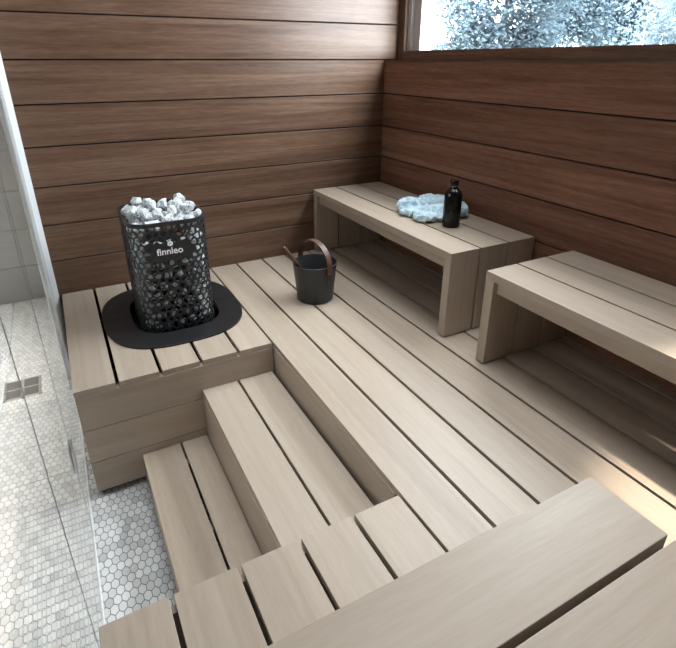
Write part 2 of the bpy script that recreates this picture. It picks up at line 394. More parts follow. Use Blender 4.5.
# window: white frame with stepped profile and a pane
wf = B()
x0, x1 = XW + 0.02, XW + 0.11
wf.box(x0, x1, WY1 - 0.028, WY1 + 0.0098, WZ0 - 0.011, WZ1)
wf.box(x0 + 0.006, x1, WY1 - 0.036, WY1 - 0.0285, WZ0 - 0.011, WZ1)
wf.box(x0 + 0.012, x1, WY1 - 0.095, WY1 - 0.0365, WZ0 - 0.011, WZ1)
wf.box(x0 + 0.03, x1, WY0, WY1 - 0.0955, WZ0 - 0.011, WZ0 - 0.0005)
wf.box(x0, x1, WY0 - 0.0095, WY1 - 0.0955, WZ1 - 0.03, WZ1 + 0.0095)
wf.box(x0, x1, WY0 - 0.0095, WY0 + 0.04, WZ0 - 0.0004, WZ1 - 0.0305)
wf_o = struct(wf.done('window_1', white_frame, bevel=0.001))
pn = B().box(XW + 0.078, XW + 0.083, WY0 + 0.0405, WY1 - 0.0957, WZ0, WZ1 - 0.0305).done('window_pane', pane, wf_o)
# near wall and washroom shell
struct(box('wall_front', XL, XW + 0.12, YF - 0.1, YF, FZ, CEIL, brown_back))
struct(box('wall_washroom_front', -3.2, XL, YF - 0.1, YF, FZ, CEIL, plaster))
struct(box('wall_washroom_back', -3.2, XL, 3.686, 3.75, FZ, CEIL, tilem, origin=ZERO))
struct(box('wall_washroom_left', -3.2, -3.1, YF, 3.686, FZ, CEIL, plaster))
struct(box('wall_divider', XL - 0.045, XL + 0.05, YB + 0.081, 3.685, FZ, CEIL, plaster))
# white jamb that ends the brown wall and holds the glass
struct(B().prism([(XL, YB + 0.08), (XL, YB), (-0.137, 2.42), (-0.158, 2.42), (-0.17, YB), (-0.17, YB + 0.08)], 2, FZ, CEIL).done('trim_6', white_jamb))

# ------------------------------------------------------------------ glass partition
gp = empty('glass_partition', (GX, 1.9, FZ), 'clear glass shower screen panel joining the white jamb beside the brown wall', 'glass screen', 'glass panels beside the platforms')
B().box(GX - 0.0010, GX + 0.0010, 1.4725, 2.4195, FZ + 0.008, CEIL).done('glass_panel', glass, gp)
B().box(GX - 0.0018, GX + 0.0018, 1.4725, 2.4195, FZ, FZ + 0.005).done('floor_channel', white_jamb, gp)
gd = empty('glass_door', (GX, 1.2, FZ), 'clear glass door between the two fixed panels, hinged low on its far edge', 'glass door', 'glass panels beside the platforms')
B().box(GX - 0.0010, GX + 0.0010, 0.935, 1.4675, FZ + 0.008, CEIL - 0.01).done('glass_panel', glass, gd)
B().box(GX - 0.0006, GX + 0.0006, 1.4678, 1.4722, FZ + 0.008, CEIL - 0.01).done('seal', seal, gd)
B().box(GX - 0.0006, GX + 0.0006, 0.9305, 0.9347, FZ + 0.008, CEIL - 0.01).done('seal', seal, gd)
hg = B()
for sx in (-1, 1):
    hg.box(GX + sx * 0.0014, GX + sx * 0.006, 1.43, 1.468, -0.155, -0.075); hg.box(GX + sx * 0.0014, GX + sx * 0.006, 1.472, 1.50, -0.155, -0.075)
hg.done('hinge', chrome, gd, bevel=0.001)
B().box(GX - 0.0018, GX + 0.0018, 0.935, 1.4675, FZ, FZ + 0.005).done('floor_channel', white_jamb, gd)
gn = empty('glass_partition', (GX, 0.2, FZ), 'near clear glass panel left of the short platform boards at lower left', 'glass screen', 'glass panels beside the platforms')
B().box(GX - 0.0010, GX + 0.0010, -0.6, 0.930, FZ + 0.008, CEIL).done('glass_panel', glass, gn)
B().box(GX - 0.0018, GX + 0.0018, -0.6, 0.930, FZ, FZ + 0.005).done('floor_channel', white_jamb, gn)

# floor drain seen through the glass
dr = empty('floor_drain', (-0.36, 2.54, FZ), 'square chrome floor drain set in the hexagon tiles behind the glass', 'drain')
d = B()
X0, X1, Y0, Y1 = -0.442, -0.283, 2.455, 2.63
for a in (0, .5, 1):
    xx = X0 + (X1 - X0 - 0.012) * a; d.box(xx, xx + 0.012, Y0, Y1, FZ, FZ + 0.006)
for a in (0, .5, 1):
    yy = Y0 + (Y1 - Y0 - 0.012) * a; d.box(X0, X1, yy, yy + 0.012, FZ + 0.0001, FZ + 0.0062)
d.done('frame', chrome, dr)
B().box(X0 + 0.004, X1 - 0.004, Y0 + 0.004, Y1 - 0.004, FZ + 0.0002, FZ + 0.003).done('grate', plain('grey_metal_grate', (0.10, 0.105, 0.11), 0.3, 0.8), dr)

# ------------------------------------------------------------------ platforms
BT = 0.021                                            # board thickness
def strips(edges, gap):
    return [(a + (gap / 2 if i else 0), b - (gap / 2 if i < len(edges) - 2 else 0)) for i, (a, b) in enumerate(zip(edges, edges[1:]))]
NE = [-0.104, 0.033, 0.177, 0.320, 0.461, 0.594]
HX0, HX1, HY0, HY1 = 0.146, 0.502, 1.893, 2.325       # opening for the heater
hp = empty('heater_platform', (0.245, 2.08, FZ), 'pale wooden platform carrying the heater, its front clad in three horizontal boards', 'platform')
for i, (a, b) in enumerate(strips(NE, 0.012)):
    y0, y1 = 1.637, YB - 0.002
    x0_, x1_ = max(a, HX0), min(b, HX1)
    bb = B()
    if x1_ > x0_:
        if a < HX0: poly = [(a, y0), (b, y0), (b, HY0), (HX0, HY0), (HX0, HY1), (b, HY1), (b, y1), (a, y1)]; bb.prism(poly, 2, -BT, 0)
        elif b > HX1: poly = [(a, y0), (b, y0), (b, y1), (a, y1), (a, HY1), (HX1, HY1), (HX1, HY0), (a, HY0)]; bb.prism(poly, 2, -BT, 0)
        else:
            bb.box(a, b, y0, HY0, -BT, 0); B().box(a, b, HY1, y1, -BT, 0).done('deck_board', pale[1], hp, bevel=0.0012)
    else: bb.box(a, b, y0, y1, -BT, 0)
    bb.done('deck_board', pale[1], hp, bevel=0.0012)
def fascia(parent, x0, x1, y0, y1, axis):
    for z0, z1 in ((-0.160, -BT - 0.0012), (-0.2985, -0.1625), (-0.43, -0.301)):
        box('fascia_board', x0, x1, y0, y1, z0, z1, pale[axis], parent, bevel=0.001)
fascia(hp, -0.1025, 0.5975, 1.6352, 1.660, 0)
fascia(hp, -0.1025, -0.0825, 1.661, YB - 0.002, 1)
for x in (-0.06, 0.56): box('joist', x, x + 0.03, 1.662, YB - 0.01, -0.10, -BT - 0.001, pale[1], hp)
for x, y in ((-0.04, 1.72), (0.53, 1.72), (-0.04, 2.45), (0.53, 2.45)): box('leg', x, x + 0.04, y, y + 0.04, FZ, -0.101, pale[2], hp)
well = B(); t = 0.003; wz = -0.14
well.box(HX0 - 0.012, HX1 + 0.012, HY0 - 0.012, HY1 + 0.012, wz - t, wz)
for (a, b, c, e) in ((HX0 - 0.012, HX0 - 0.009, HY0 - 0.012, HY1 + 0.012), (HX1 + 0.009, HX1 + 0.012, HY0 - 0.012, HY1 + 0.012), (HX0 - 0.009, HX1 + 0.009, HY0 - 0.012, HY0 - 0.009), (HX0 - 0.009, HX1 + 0.009, HY1 + 0.009, HY1 + 0.012)):
    well.box(a, b, c, e, wz, -BT - 0.001)
well.done('heater_well', black_void, hp)

md = empty('main_deck', (1.12, 1.2, FZ), 'long pale wooden deck of lengthwise boards running from the brown back wall past both benches', 'deck')
ME = [0.602, 0.740, 0.8855, 1.024, 1.1685, 1.312, 1.4555, 1.598, XR - 0.002]
for a, b in strips(ME, 0.0105): box('deck_board', a, b, YF + 0.02, YB - 0.002, -BT, 0, pale[1], md, bevel=0.0012)
fascia(md, 0.600, 0.622, 0.80, 1.6345, 1)
for y in (-0.9, 0.1, 1.1, 2.1): box('joist', 0.63, XR - 0.01, y, y + 0.035, -0.10, -BT - 0.001, pale[0], md)
for x in (0.66, 1.55):
    for y in (-0.9, 0.6, 1.5, 2.3): box('leg', x, x + 0.04, y, y + 0.04, FZ, -0.101, pale[2], md)

npf = empty('near_platform', (0.245, 0.2, FZ), 'pale wooden platform of five short boards at the foot of the picture, below the steps', 'platform')
for a, b in strips([-0.104, 0.033, 0.177, 0.320, 0.461, 0.594], 0.0105): box('deck_board', a, b, YF + 0.02, 0.777, -BT, 0, pale[1], npf, bevel=0.0012)
fascia(npf, -0.1025, 0.596, 0.752, 0.770, 0)
for y in (-0.9, 0.2): box('joist', -0.09, 0.58, y, y + 0.035, -0.10, -BT - 0.001, pale[0], npf)
for x in (-0.08, 0.53):
    for y in (-0.85, 0.25, 0.70): box('leg', x, x + 0.04, y, y + 0.04, FZ, -0.101, pale[2], npf)

# ------------------------------------------------------------------ steps
def step(name, label, xs, z, y0, y1, side_h):
    e = empty(name, ((xs[0][0] + xs[-1][1]) / 2, (y0 + y1) / 2, FZ), label, 'step')
    for a, b in xs: box('tread_board', a, b, y0, y1, z - BT, z, pale[1], e, bevel=0.0012)
    X0, X1 = xs[0][0] - 0.0015, xs[-1][1] + 0.0005
    box('riser_board', X0, X0 + 0.018, y0 + 0.002, y1 - 0.002, z - side_h, z - BT - 0.0012, pale[1], e, bevel=0.001)
    box('riser_board', X1 - 0.018, X1, y0 + 0.002, y1 - 0.002, z - side_h, z - BT - 0.0012, pale[1], e, bevel=0.001)
    for y in (y0 + 0.08, (y0 + y1) / 2, y1 - 0.10): box('joist', X0 + 0.019, X1 - 0.019, y, y + 0.03, z - 0.08, z - BT - 0.001, pale[0], e)
    for x in (X0 + 0.02, X1 - 0.05):
        for y in (y0 + 0.03, y1 - 0.06): box('leg', x, x + 0.028, y, y + 0.028, FZ, z - 0.0805, pale[2], e)
step('wooden_step', 'upper pale wooden step of two boards under the edge of the main deck', [(0.311, 0.4445), (0.4535, 0.587)], -0.124, 0.778, 1.6345, 0.30)
step('wooden_step', 'lower pale wooden step of two boards just above the hexagon tiles', [(0.067, 0.203), (0.211, 0.3075)], -0.329, 0.778, 1.6345, 0.10)

# ------------------------------------------------------------------ benches
def bench(label, f0, f1, l0, l1, axis, boards):
    """f: front/back extents (across boards), l: length extents; axis = direction of the boards"""
    H, T = 0.352, 0.029
    cx, cy = ((f0 + f1) / 2, (l0 + l1) / 2) if axis == 1 else ((l0 + l1) / 2, (f0 + f1) / 2)
    e = empty('sauna_bench', (cx, cy, 0), label, 'bench', 'benches on the deck')
    ex = 0 if axis == 1 else 1
    for a, b in boards:
        top = [(l0, H), (l1, H), (l1 - T, H - T), (l0 + T, H - T)]
        B().prism(top, ex, a, b).done('seat_board', pale[axis], e, bevel=0.0012)
        lt = 0.038
        for (q0, q1, s) in ((l0, l0 + lt, 1), (l1, l1 - lt, -1)):
            poly = [(q0, 0.006), (q0, H - 0.0006), (q0 + s * T, H - T - 0.0006), (q1, H - T - 0.0006), (q1, 0.006)]
            B().prism(poly, ex, a, b).done('leg_board', pale[2], e, bevel=0.0012)
    F0, F1 = min(f0, f1), max(f0, f1)
    def bx(name, fa, fb, la, lb, z0, z1, m, **k):
        if axis == 1: return box(name, fa, fb, la, lb, z0, z1, m, e, **k)
        return box(name, la, lb, fa, fb, z0, z1, m, e, **k)
    a, b = l0 + 0.0395, l1 - 0.0395
    bx('apron', F0 + 0.018, F0 + 0.034, a, b, H - T - 0.045, H - T - 0.001, pale[axis], bevel=0.001)
    bx('apron', F1 - 0.032, F1 - 0.012, a, b, H - T - 0.045, H - T - 0.001, pale[axis], bevel=0.001)
    for q in (a, b - 0.03): bx('cleat', F0 + 0.034, F1 - 0.034, q, q + 0.03, H - T - 0.045, H - T - 0.001, pale[1 - axis], bevel=0.001)
    for q in (l0 + 0.018, l1 - 0.018):
        for f in (F0 + 0.03, F1 - 0.03):
            x, y = (f, q) if axis == 1 else (q, f)
            B().lathe([(0, 0), (0.010, 0), (0.010, 0.0058), (0, 0.0058)], x, y, 16).done('foot_glide', black_metal, e)
bx3 = [(1.204, 1.3405), (1.3495, 1.4845), (1.4935, 1.631)]
bench('pale wooden bench in the far corner with the black bottle and blue towel on it', 1.204, 1.631, 1.353, 2.515, 1, bx3)
bench('empty pale wooden bench at the right edge of the picture along the window wall', 1.204, 1.631, -0.25, 1.172, 1, bx3)
bench('pale wooden bench nearest the camera, its boards running across the picture at the bottom', 0.383, -0.042, -0.09, 0.698, 0, [(0.2505, 0.383), (0.108, 0.2405), (-0.042, 0.098)])

# ------------------------------------------------------------------ heater
hx0, hx1, hy0, hy1, hr = 0.177, 0.470, 1.935, 2.285, 0.075
HZ0, HZ1 = -0.12, 0.442
ht = empty('sauna_heater', ((hx0 + hx1) / 2, (hy0 + hy1) / 2, wz), 'black perforated steel sauna heater tower filled with grey stones', 'heater')
def perim():
    """closed rounded rectangle, parametrised by arc length: returns function u->(point, normal) and total length; u=0 at middle of front"""
    w_, d_ = hx1 - hx0 - 2 * hr, hy1 - hy0 - 2 * hr
    segs = [('l', (hx0 + hx1) / 2, hy0, 1, 0, w_ / 2), ('a', hx1 - hr, hy0 + hr, -90), ('l', hx1, hy0 + hr, 0, 1, d_), ('a', hx1 - hr, hy1 - hr, 0),
            ('l', hx1 - hr, hy1, -1, 0, w_), ('a', hx0 + hr, hy1 - hr, 90), ('l', hx0, hy1 - hr, 0, -1, d_), ('a', hx0 + hr, hy0 + hr, 180), ('l', hx0 + hr, hy0, 1, 0, w_ / 2)]
    al = hr * math.pi / 2
    tot = sum(al if s_[0] == 'a' else s_[5] for s_ in segs)
    def f(u):
        u %= tot
        for s_ in segs:
            ln = al if s_[0] == 'a' else s_[5]
            if u <= ln + 1e-9:
                if s_[0] == 'l': return (s_[1] + s_[3] * u, s_[2] + s_[4] * u), (s_[4], -s_[3])
                a = math.radians(s_[3]) + u / hr
                return (s_[1] + hr * math.cos(a), s_[2] + hr * math.sin(a)), (math.cos(a), math.sin(a))
            u -= ln
    return f, tot
pf, PT = perim()
NC = 42; CW = PT / NC; RH = CW * 0.866
NR = int((HZ1 - HZ0 - 0.03) / RH); HZS = HZ1 - 0.002 - (NR + 1 / 3) * RH
rnd = random.Random(3)
jit = {}
sh = bmesh.new(); vcache = {}
def lat(u, z):
    key = (round((u % PT) / CW * 12) % (12 * NC), round(z / RH * 12))
    if key not in vcache:
        ju, jz = (rnd.uniform(-1, 1) * CW * 0.26, rnd.uniform(-1, 1) * RH * 0.26)
        jit[key] = ((u % PT) + ju, z + jz)
        (px_, py_), _ = pf(jit[key][0]); vcache[key] = sh.verts.new((px_, py_, HZS + jit[key][1]))
    return key
hexpts = [(0, 2 / 3), (-0.5, 1 / 3), (-0.5, -1 / 3), (0, -2 / 3), (0.5, -1 / 3), (0.5, 1 / 3)]     # in CW, RH units
LOGO_U, LOGO_Z = (0.0, 0.0), 0
for r in range(NR):
    for c in range(NC):
        cu = (c + 0.5 * (r % 2)) * CW; cz = (r + 2 / 3) * RH
        keys = [lat(cu + hxp * CW, cz + hzp * RH) for hxp, hzp in hexpts]
        outer = [vcache[k] for k in keys]
        us = []
        for k in keys:
            u_ = jit[k][0]
            while u_ - cu > PT / 2: u_ -= PT
            while u_ - cu < -PT / 2: u_ += PT
            us.append((u_, jit[k][1]))
        mu = sum(a for a, _ in us) / 6; mz = sum(b_ for _, b_ in us) / 6
        cuu = (mu + PT / 2) % PT - PT / 2
        zz = HZS + mz
        if abs(cuu + 0.008) < 0.078 and 0.293 < zz < 0.372 and True:
            try: sh.faces.new(outer)
            except ValueError: pass
            continue
        k_ = rnd.uniform(0.68, 0.88) if rnd.random() > 0.10 else rnd.uniform(0.4, 0.55); ecc = rnd.uniform(0.85, 1.12)
        inner = []
        mids = []
        for i in range(12):
            a_, b_ = us[i // 2], us[(i // 2 + 1) % 6]
            q = a_ if i % 2 == 0 else ((a_[0] + b_[0]) / 2, (a_[1] + b_[1]) / 2)
            ang = math.atan2(q[1] - mz, q[0] - mu); rad = math.hypot(q[0] - mu, q[1] - mz)
            rad = min(rad, 0.60 * CW) * k_
            uu, zc = mu + math.cos(ang) * rad * ecc, mz + math.sin(ang) * rad / ecc
            (px_, py_), _ = pf(uu); inner.append(sh.verts.new((px_, py_, HZS + zc)))
        for i in range(6):
            o1, o2 = outer[i], outer[(i + 1) % 6]
            i1, i2, i3 = inner[2 * i], inner[2 * i + 1], inner[(2 * i + 2) % 12]
            for f_ in ((o1, i2, i1), (o1, o2, i2), (o2, i3, i2)):
                try: sh.faces.new(f_)
                except ValueError: pass
sh.normal_update()
bmesh.ops.recalc_face_normals(sh, faces=sh.faces)
hs = B(); hs.bm.free(); hs.bm = sh
shell = hs.done('perforated_shell', black_shell, ht, recalc=False)
sm_ = shell.modifiers.new('thickness', 'SOLIDIFY'); sm_.thickness = 0.0035 * S; sm_.offset = 0
topz = HZ1 - 0.002
# rim and base bands, closed loops around the perimeter
def ringband(z0, z1, out, name, m, bevel=0):
    bb = B(); n = 96
    vs = []
    for i in range(n):
        (x, y), (nx, ny) = pf(PT * i / n)
        vs.append([bb.bm.verts.new((x + nx * o_, y + ny * o_, z)) for o_, z in ((out, z0), (out, z1), (out - 0.005, z1), (out - 0.005, z0))])
    for i in range(n):
        j = (i + 1) % n
        for k in range(4): bb.bm.faces.new((vs[i][k], vs[j][k], vs[j][(k + 1) % 4], vs[i][(k + 1) % 4]))
    return bb.done(name, m, ht)
ringband(topz - 0.010, HZ1 + 0.004, 0.0025, 'rim_band', black_shell)
ringband(HZ0, HZS + 0.012, 0.0025, 'base_band', black_shell)
core = B().box(hx0 + 0.085, hx1 - 0.085, hy0 + 0.085, hy1 - 0.085, HZ0 + 0.002, HZ1 - 0.10).done('heating_core', black_void, ht, bevel=0.02)
for x in (hx0 + 0.04, hx1 - 0.06):
    for y in (hy0 + 0.04, hy1 - 0.06): box('leg', x, x + 0.02, y, y + 0.02, wz, HZ0 + 0.012, black_metal, ht)
B().box(hx0 + 0.03, hx1 - 0.03, hy0 + 0.03, hy1 - 0.03, HZ0 + 0.004, HZ0 + 0.010).done('base_plate', black_metal, ht)
# lettering
fc = bpy.data.curves.new('logo', 'FONT'); fc.body = 'finnleo'; fc.size = 0.046; fc.align_x = 'CENTER'; fc.extrude = 0.0006; fc.offset = 0.0007
fo = bpy.data.objects.new('logo', fc); COL.objects.link(fo)
dg = bpy.context.evaluated_depsgraph_get(); fm = bpy.data.meshes.new_from_object(fo.evaluated_get(dg)); bpy.data.objects.remove(fo)
lb = bmesh.new(); lb.from_mesh(fm); bpy.data.meshes.remove(fm)
mxx = max(v.co.x for v in lb.verts); mnx = min(v.co.x for v in lb.verts); sc = 0.098 / (mxx - mnx)
for v in lb.verts:
    x, y, z = v.co; v.co = (0.3125 + x * sc, hy0 - 0.0030 - z, 0.3195 + y * sc)
lo = B(); lo.bm.free(); lo.bm = lb; lo.done('logo_lettering', white_logo, ht, recalc=False)
# mark above the lettering: a white flame-like drop with a curl cut into it
dm = B(); pts = []
for i in range(22):
    a = 2 * math.pi * i / 22 + 0.3
    r_ = 0.0105 * (1 + 0.28 * max(0, math.cos(a - math.radians(60))) ** 4)
    pts.append((0.316 + r_ * math.cos(a), 0.3590 + 0.8 * r_ * math.sin(a)))
dm.prism(pts, 1, hy0 - 0.0036, hy0 - 0.0026); dm.done('logo_mark', white_logo, ht)
cl_ = B(); cl_.tube([(0.316 + 0.0045 * math.cos(t_) , hy0 - 0.0037, 0.3580 + 0.004 * math.sin(t_)) for t_ in [x_ * 0.4 for x_ in range(11)]], 0.0007, 6).done('logo_curl', black_metal, ht)

# collar around the heater: two glossy halves
def sup(cx, cy, a, b, n_, e_):
    out = []
    for i in range(n_):
        t_ = 2 * math.pi * i / n_
        c_, s_ = math.cos(t_), math.sin(t_)
        out.append((cx + a * math.copysign(abs(c_) ** (2 / e_), c_), cy + b * math.copysign(abs(s_) ** (2 / e_), s_)))
    return out
co = empty('heater_collar', (0.316, 2.105, 0), 'flat black oval collar plate on the pale boards around the heater', 'heater collar')
n_ = 96
outp = sup(0.316, 2.105, 0.281, 0.318, n_, 2.7); inp = sup(0.3235, 2.108, 0.175, 0.212, n_, 3.2)
for half in (0, 1):
    bb = B(); idx = list(range(half * n_ // 2, half * n_ // 2 + n_ // 2 + 1))
    sgn = 1 if half == 0 else -1
    V_ = []
    for i in idx:
        i %= n_
        def adj(p):
            return (p[0], 2.1065 + sgn * max(0.0008, sgn * (p[1] - 2.1065)))
        a_, b_ = adj(outp[i]), adj(inp[i])
        V_.append([bb.bm.verts.new((*a_, 0.0005)), bb.bm.verts.new((*a_, 0.008)), bb.bm.verts.new((*b_, 0.008)), bb.bm.verts.new((*b_, 0.0005))])
    for p_, q_ in zip(V_, V_[1:]):
        for k in range(4): bb.bm.faces.new((p_[k], p_[(k + 1) % 4], q_[(k + 1) % 4], q_[k]))
    bb.bm.faces.new(V_[0]); bb.bm.faces.new(V_[-1][::-1])
    bb.done('collar_plate', black_gloss, co, bevel=0.0008)

# stones
def stone_mesh(seed, r):
    rr = random.Random(seed); bm = bmesh.new()
    for i in range(22):
        v = Vector((rr.gauss(0, 1), rr.gauss(0, 1), rr.gauss(0, 1))).normalized()
        bm.verts.new(Vector((v.x, v.y * 0.88, v.z * 0.78)) * r * rr.uniform(0.86, 1.0))
    res = bmesh.ops.convex_hull(bm, input=bm.verts)
    bmesh.ops.delete(bm, geom=[v for v in bm.verts if not v.link_faces], context='VERTS')
    bmesh.ops.recalc_face_normals(bm, faces=bm.faces)
    me = bpy.data.meshes.new('heater_stone'); bm.to_mesh(me); bm.free(); me.materials.append(stone); return me
rnd = random.Random(11)
stones = [stone_mesh(i, 1.0) for i in range(14)]
smesh = {}
def put_stone(p, r, label, group):
    k = rnd.randrange(14); rq = round(r, 3)
    if (k, rq) not in smesh:
        me = stones[k].copy(); me.transform(Matrix.Scale(rq, 4)); smesh[(k, rq)] = me
    o = bpy.data.objects.new('heater_stone', smesh[(k, rq)]); COL.objects.link(o); o.location = p
    o.rotation_euler = [rnd.uniform(0, 6.28) for _ in range(3)]
    tag(o, label, 'stone', group)
placed = []
def inside(x, y, mg):
    dx = max(abs(x - (hx0 + hx1) / 2) - ((hx1 - hx0) / 2 - hr), 0); dy = max(abs(y - (hy0 + hy1) / 2) - ((hy1 - hy0) / 2 - hr), 0)
    return math.hypot(dx, dy) < hr - mg
# layer just inside the shell, front and visible sides
NL = 24; lz = 0.0
row = 0; z = 0.015
while z < 0.375:
    for i in range(NL):
        u = PT * (i + 0.5 * (row % 2)) / NL
        cuu = (u + PT / 2) % PT - PT / 2
        if abs(cuu) > PT * 0.34: continue
        (x, y), (nx, ny) = pf(u); r = rnd.uniform(0.0208, 0.0226)
        mg = 0.0262
        put_stone((x - nx * mg, y - ny * mg, z + rnd.uniform(-.001, .001)), r, 'grey stone inside the heater, glimpsed through the holes of the black shell', 'stones behind the perforated shell')
    z += 0.042; row += 1
# dense mound on top
cand = 0
hmap = lambda x, y: 0.446 + 0.045 * (1 - ((x - 0.328) / 0.2) ** 2 - ((y - 2.11) / 0.24) ** 2)
tops = []
for layer in (0, 1, 2):
    for _ in range(6000):
        r = rnd.choice(((0.034, 0.037, 0.031), (0.034, 0.038, 0.029), (0.025, 0.021))[layer])
        x, y = rnd.uniform(hx0, hx1), rnd.uniform(hy0, hy1)
        if not inside(x, y, r * 0.9 + 0.003): continue
        z = (0.420, 0.458, 0.446)[layer] + rnd.uniform(-0.006, 0.012) - (0.3 * math.hypot(x - 0.328, y - 2.11) if layer else 0) * 0.25
        if any((x - a) ** 2 + (y - b_) ** 2 + (z - c_) ** 2 < ((r + s_) * 0.78) ** 2 for a, b_, c_, s_ in tops): continue
        tops.append((x, y, z, r))
def seen_at(t_):
    q = Vector((t_[0], t_[1], t_[2] - 1.0)); return q.dot(right) / q.dot(fwd), q.dot(down) / q.dot(fwd)
special = {}
special[max(tops, key=lambda t_: t_[2] + t_[3])] = 'highest light grey stone, peak of the heap on top of the heater'
for key, lab in ((lambda t_: seen_at(t_)[0], 'leftmost light grey stone of the heap on top of the heater'), (lambda t_: -seen_at(t_)[0], 'rightmost light grey stone of the heap on top of the heater')):
    special.setdefault(min([t_ for t_ in tops if t_ not in special and t_[2] > 0.43], key=key), lab)
for t_ in tops:
    put_stone(t_[:3], t_[3], special.get(t_, 'light grey speckled stone in the heap on top of the heater'), 'stones heaped on the heater')

# ------------------------------------------------------------------ bucket and ladle
bc = (0.925, 1.930)
bk = empty('sauna_bucket', (*bc, 0), 'black metal bucket with a brown arched strap handle standing on the deck', 'bucket')
B().lathe([(0, 0), (0.078, 0), (0.081, 0.003), (0.0985, 0.173), (0.0995, 0.177), (0.0975, 0.178), (0.096, 0.173), (0.078, 0.008), (0, 0.008)], *bc, 64).done('bucket_body', black_metal, bk, smooth=True)
am = bk.children[0].modifiers.new('es', 'EDGE_SPLIT'); am.split_angle = math.radians(50)
ha = math.radians(283); hd_ = Vector((math.cos(ha), math.sin(ha), 0)); up_ = Vector((0, 0, 1))
pts, nrm = [], []
tilt = 0.012; sdv = Vector((-hd_.y, hd_.x, 0))
for i in range(37):
    t_ = i / 36
    if t_ < 0.14: q = t_ / 0.14; p_ = hd_ * 0.1040 + up_ * (0.131 + 0.045 * q); nn = hd_.copy()
    elif t_ > 0.86: q = (1 - t_) / 0.14; p_ = -hd_ * 0.1040 + up_ * (0.131 + 0.045 * q); nn = -hd_
    else:
        a = math.pi * (t_ - 0.14) / 0.72; p_ = hd_ * 0.1040 * math.cos(a) + up_ * (0.176 + 0.100 * math.sin(a)); nn = (hd_ * math.cos(a) + up_ * math.sin(a)).normalized()
    pts.append(Vector((*bc, 0)) + p_); nrm.append(nn)
B().band(pts, sdv, 0.027, 0.0055, nrm).done('strap_handle', handle_wood, bk, smooth=False, bevel=0.001)
for s_ in (1, -1):
    c_ = Vector((*bc, 0.141)) + hd_ * s_ * 0.105
    B().tube([c_, c_ + hd_ * s_ * 0.005], 0.0045, 12).done('rivet', black_metal, bk)
ld = empty('ladle', (0.915, 1.93, 0.03), 'wooden ladle leaning in the black bucket, its brown handle sticking out to the left', 'ladle')
tip = Vector((0.779, 1.936, 0.268)); low = Vector((0.925, 1.918, 0.058))
B().tube([tip, tip.lerp(low, 0.03), tip.lerp(low, 0.5), low], [0.0075, 0.0095, 0.009, 0.0075], 14).done('ladle_handle', handle_wood, ld, smooth=True)
bwl = B().lathe([(0, 0.028), (0.020, 0.030), (0.030, 0.044), (0.033, 0.066), (0.031, 0.066), (0.028, 0.046), (0.018, 0.033), (0, 0.031)], 0.937, 1.915, 28).done('ladle_bowl', handle_wood, ld, smooth=True)

# ------------------------------------------------------------------ bottle
bz = 0.3525; bx_, by_ = 1.427, 1.628
bt = empty('bottle', (bx_, by_, bz), 'glossy black bottle standing on the far bench in front of the towel', 'bottle')
pr = [(0, 0), (0.033, 0), (0.0365, 0.003), (0.0368, 0.006), (0.0368, 0.128), (0.0355, 0.140), (0.031, 0.150), (0.023, 0.158), (0.0165, 0.163), (0.0150, 0.168), (0.0150, 0.176), (0, 0.176)]
B().lathe([(r, bz + z) for r, z in pr], bx_, by_, 40).done('bottle_body', black_bottle, bt, smooth=True)
B().lathe([(r, bz + z) for r, z in [(0, 0.1765), (0.0172, 0.1765), (0.0178, 0.178), (0.0178, 0.194), (0.0168, 0.196), (0, 0.196)]], bx_, by_, 32).done('bottle_cap', black_bottle, bt, smooth=True)
B().lathe([(r, bz + z) for r, z in [(0.0151, 0.171), (0.0166, 0.171), (0.0166, 0.1735), (0.0151, 0.1735)]], bx_, by_, 32).done('neck_ring', chrome, bt, smooth=True)
for o_ in bt.children:
    e_ = o_.modifiers.new('es', 'EDGE_SPLIT'); e_.split_angle = math.radians(50)

# ------------------------------------------------------------------ towel
lobes = [  # centre x, y, half sizes a, b, height, angle deg
    (1.475, 1.935, 0.100, 0.055, 0.062, -30), (1.400, 1.900, 0.050, 0.040, 0.036, 10), (1.540, 1.880, 0.120, 0.065, 0.078, -60),
    (1.440, 1.830, 0.110, 0.045, 0.040, -75), (1.400, 1.785, 0.050, 0.040, 0.040, -20), (1.480, 1.800, 0.080, 0.050, 0.056, -50), (1.575, 1.785, 0.050, 0.055, 0.064, 0)]
tw = bmesh.new()
for i, (x, y, a, b_, h, an) in enumerate(lobes):
    x -= 0.028; y -= 0.050
    g = bmesh.ops.create_icosphere(tw, subdivisions=4, radius=1)
    Mx = Matrix.Translation((x, y, 0.3535 + h * 0.44)) @ Matrix.Rotation(math.radians(an), 4, 'Z') @ Matrix.Diagonal((a * 0.96, b_ * 0.94, h * 0.50, 1))
    for v in g['verts']:
        v.co = Mx @ v.co
tme = bpy.data.meshes.new('t'); tw.to_mesh(tme); tw.free()
to = bpy.data.objects.new('t', tme); COL.objects.link(to)
rm = to.modifiers.new('r', 'REMESH'); rm.mode = 'VOXEL'; rm.voxel_size = 0.0042
dg = bpy.context.evaluated_depsgraph_get(); tm2 = bpy.data.meshes.new_from_object(to.evaluated_get(dg)); bpy.data.objects.remove(to)
tb = bmesh.new(); tb.from_mesh(tm2); bpy.data.meshes.remove(tm2)
tb.normal_update()
for v in tb.verts:
    c = v.co
    q = Vector((c.x * 22 + c.y * 10, c.y * 17 - c.x * 6, c.z * 16))
    n1_ = noise.noise(q * 0.8) ; n2_ = 1 - abs(noise.noise(q * 1.5 + Vector((9, 3, 1)))) * 2.4
    dlt = 0.010 * n1_ + 0.013 * (n2_ - 0.35) + 0.005 * (0.5 - abs(noise.noise(q * 3.4))) + 0.002 * noise.noise(c * 120)
    v.co = c + v.normal * dlt
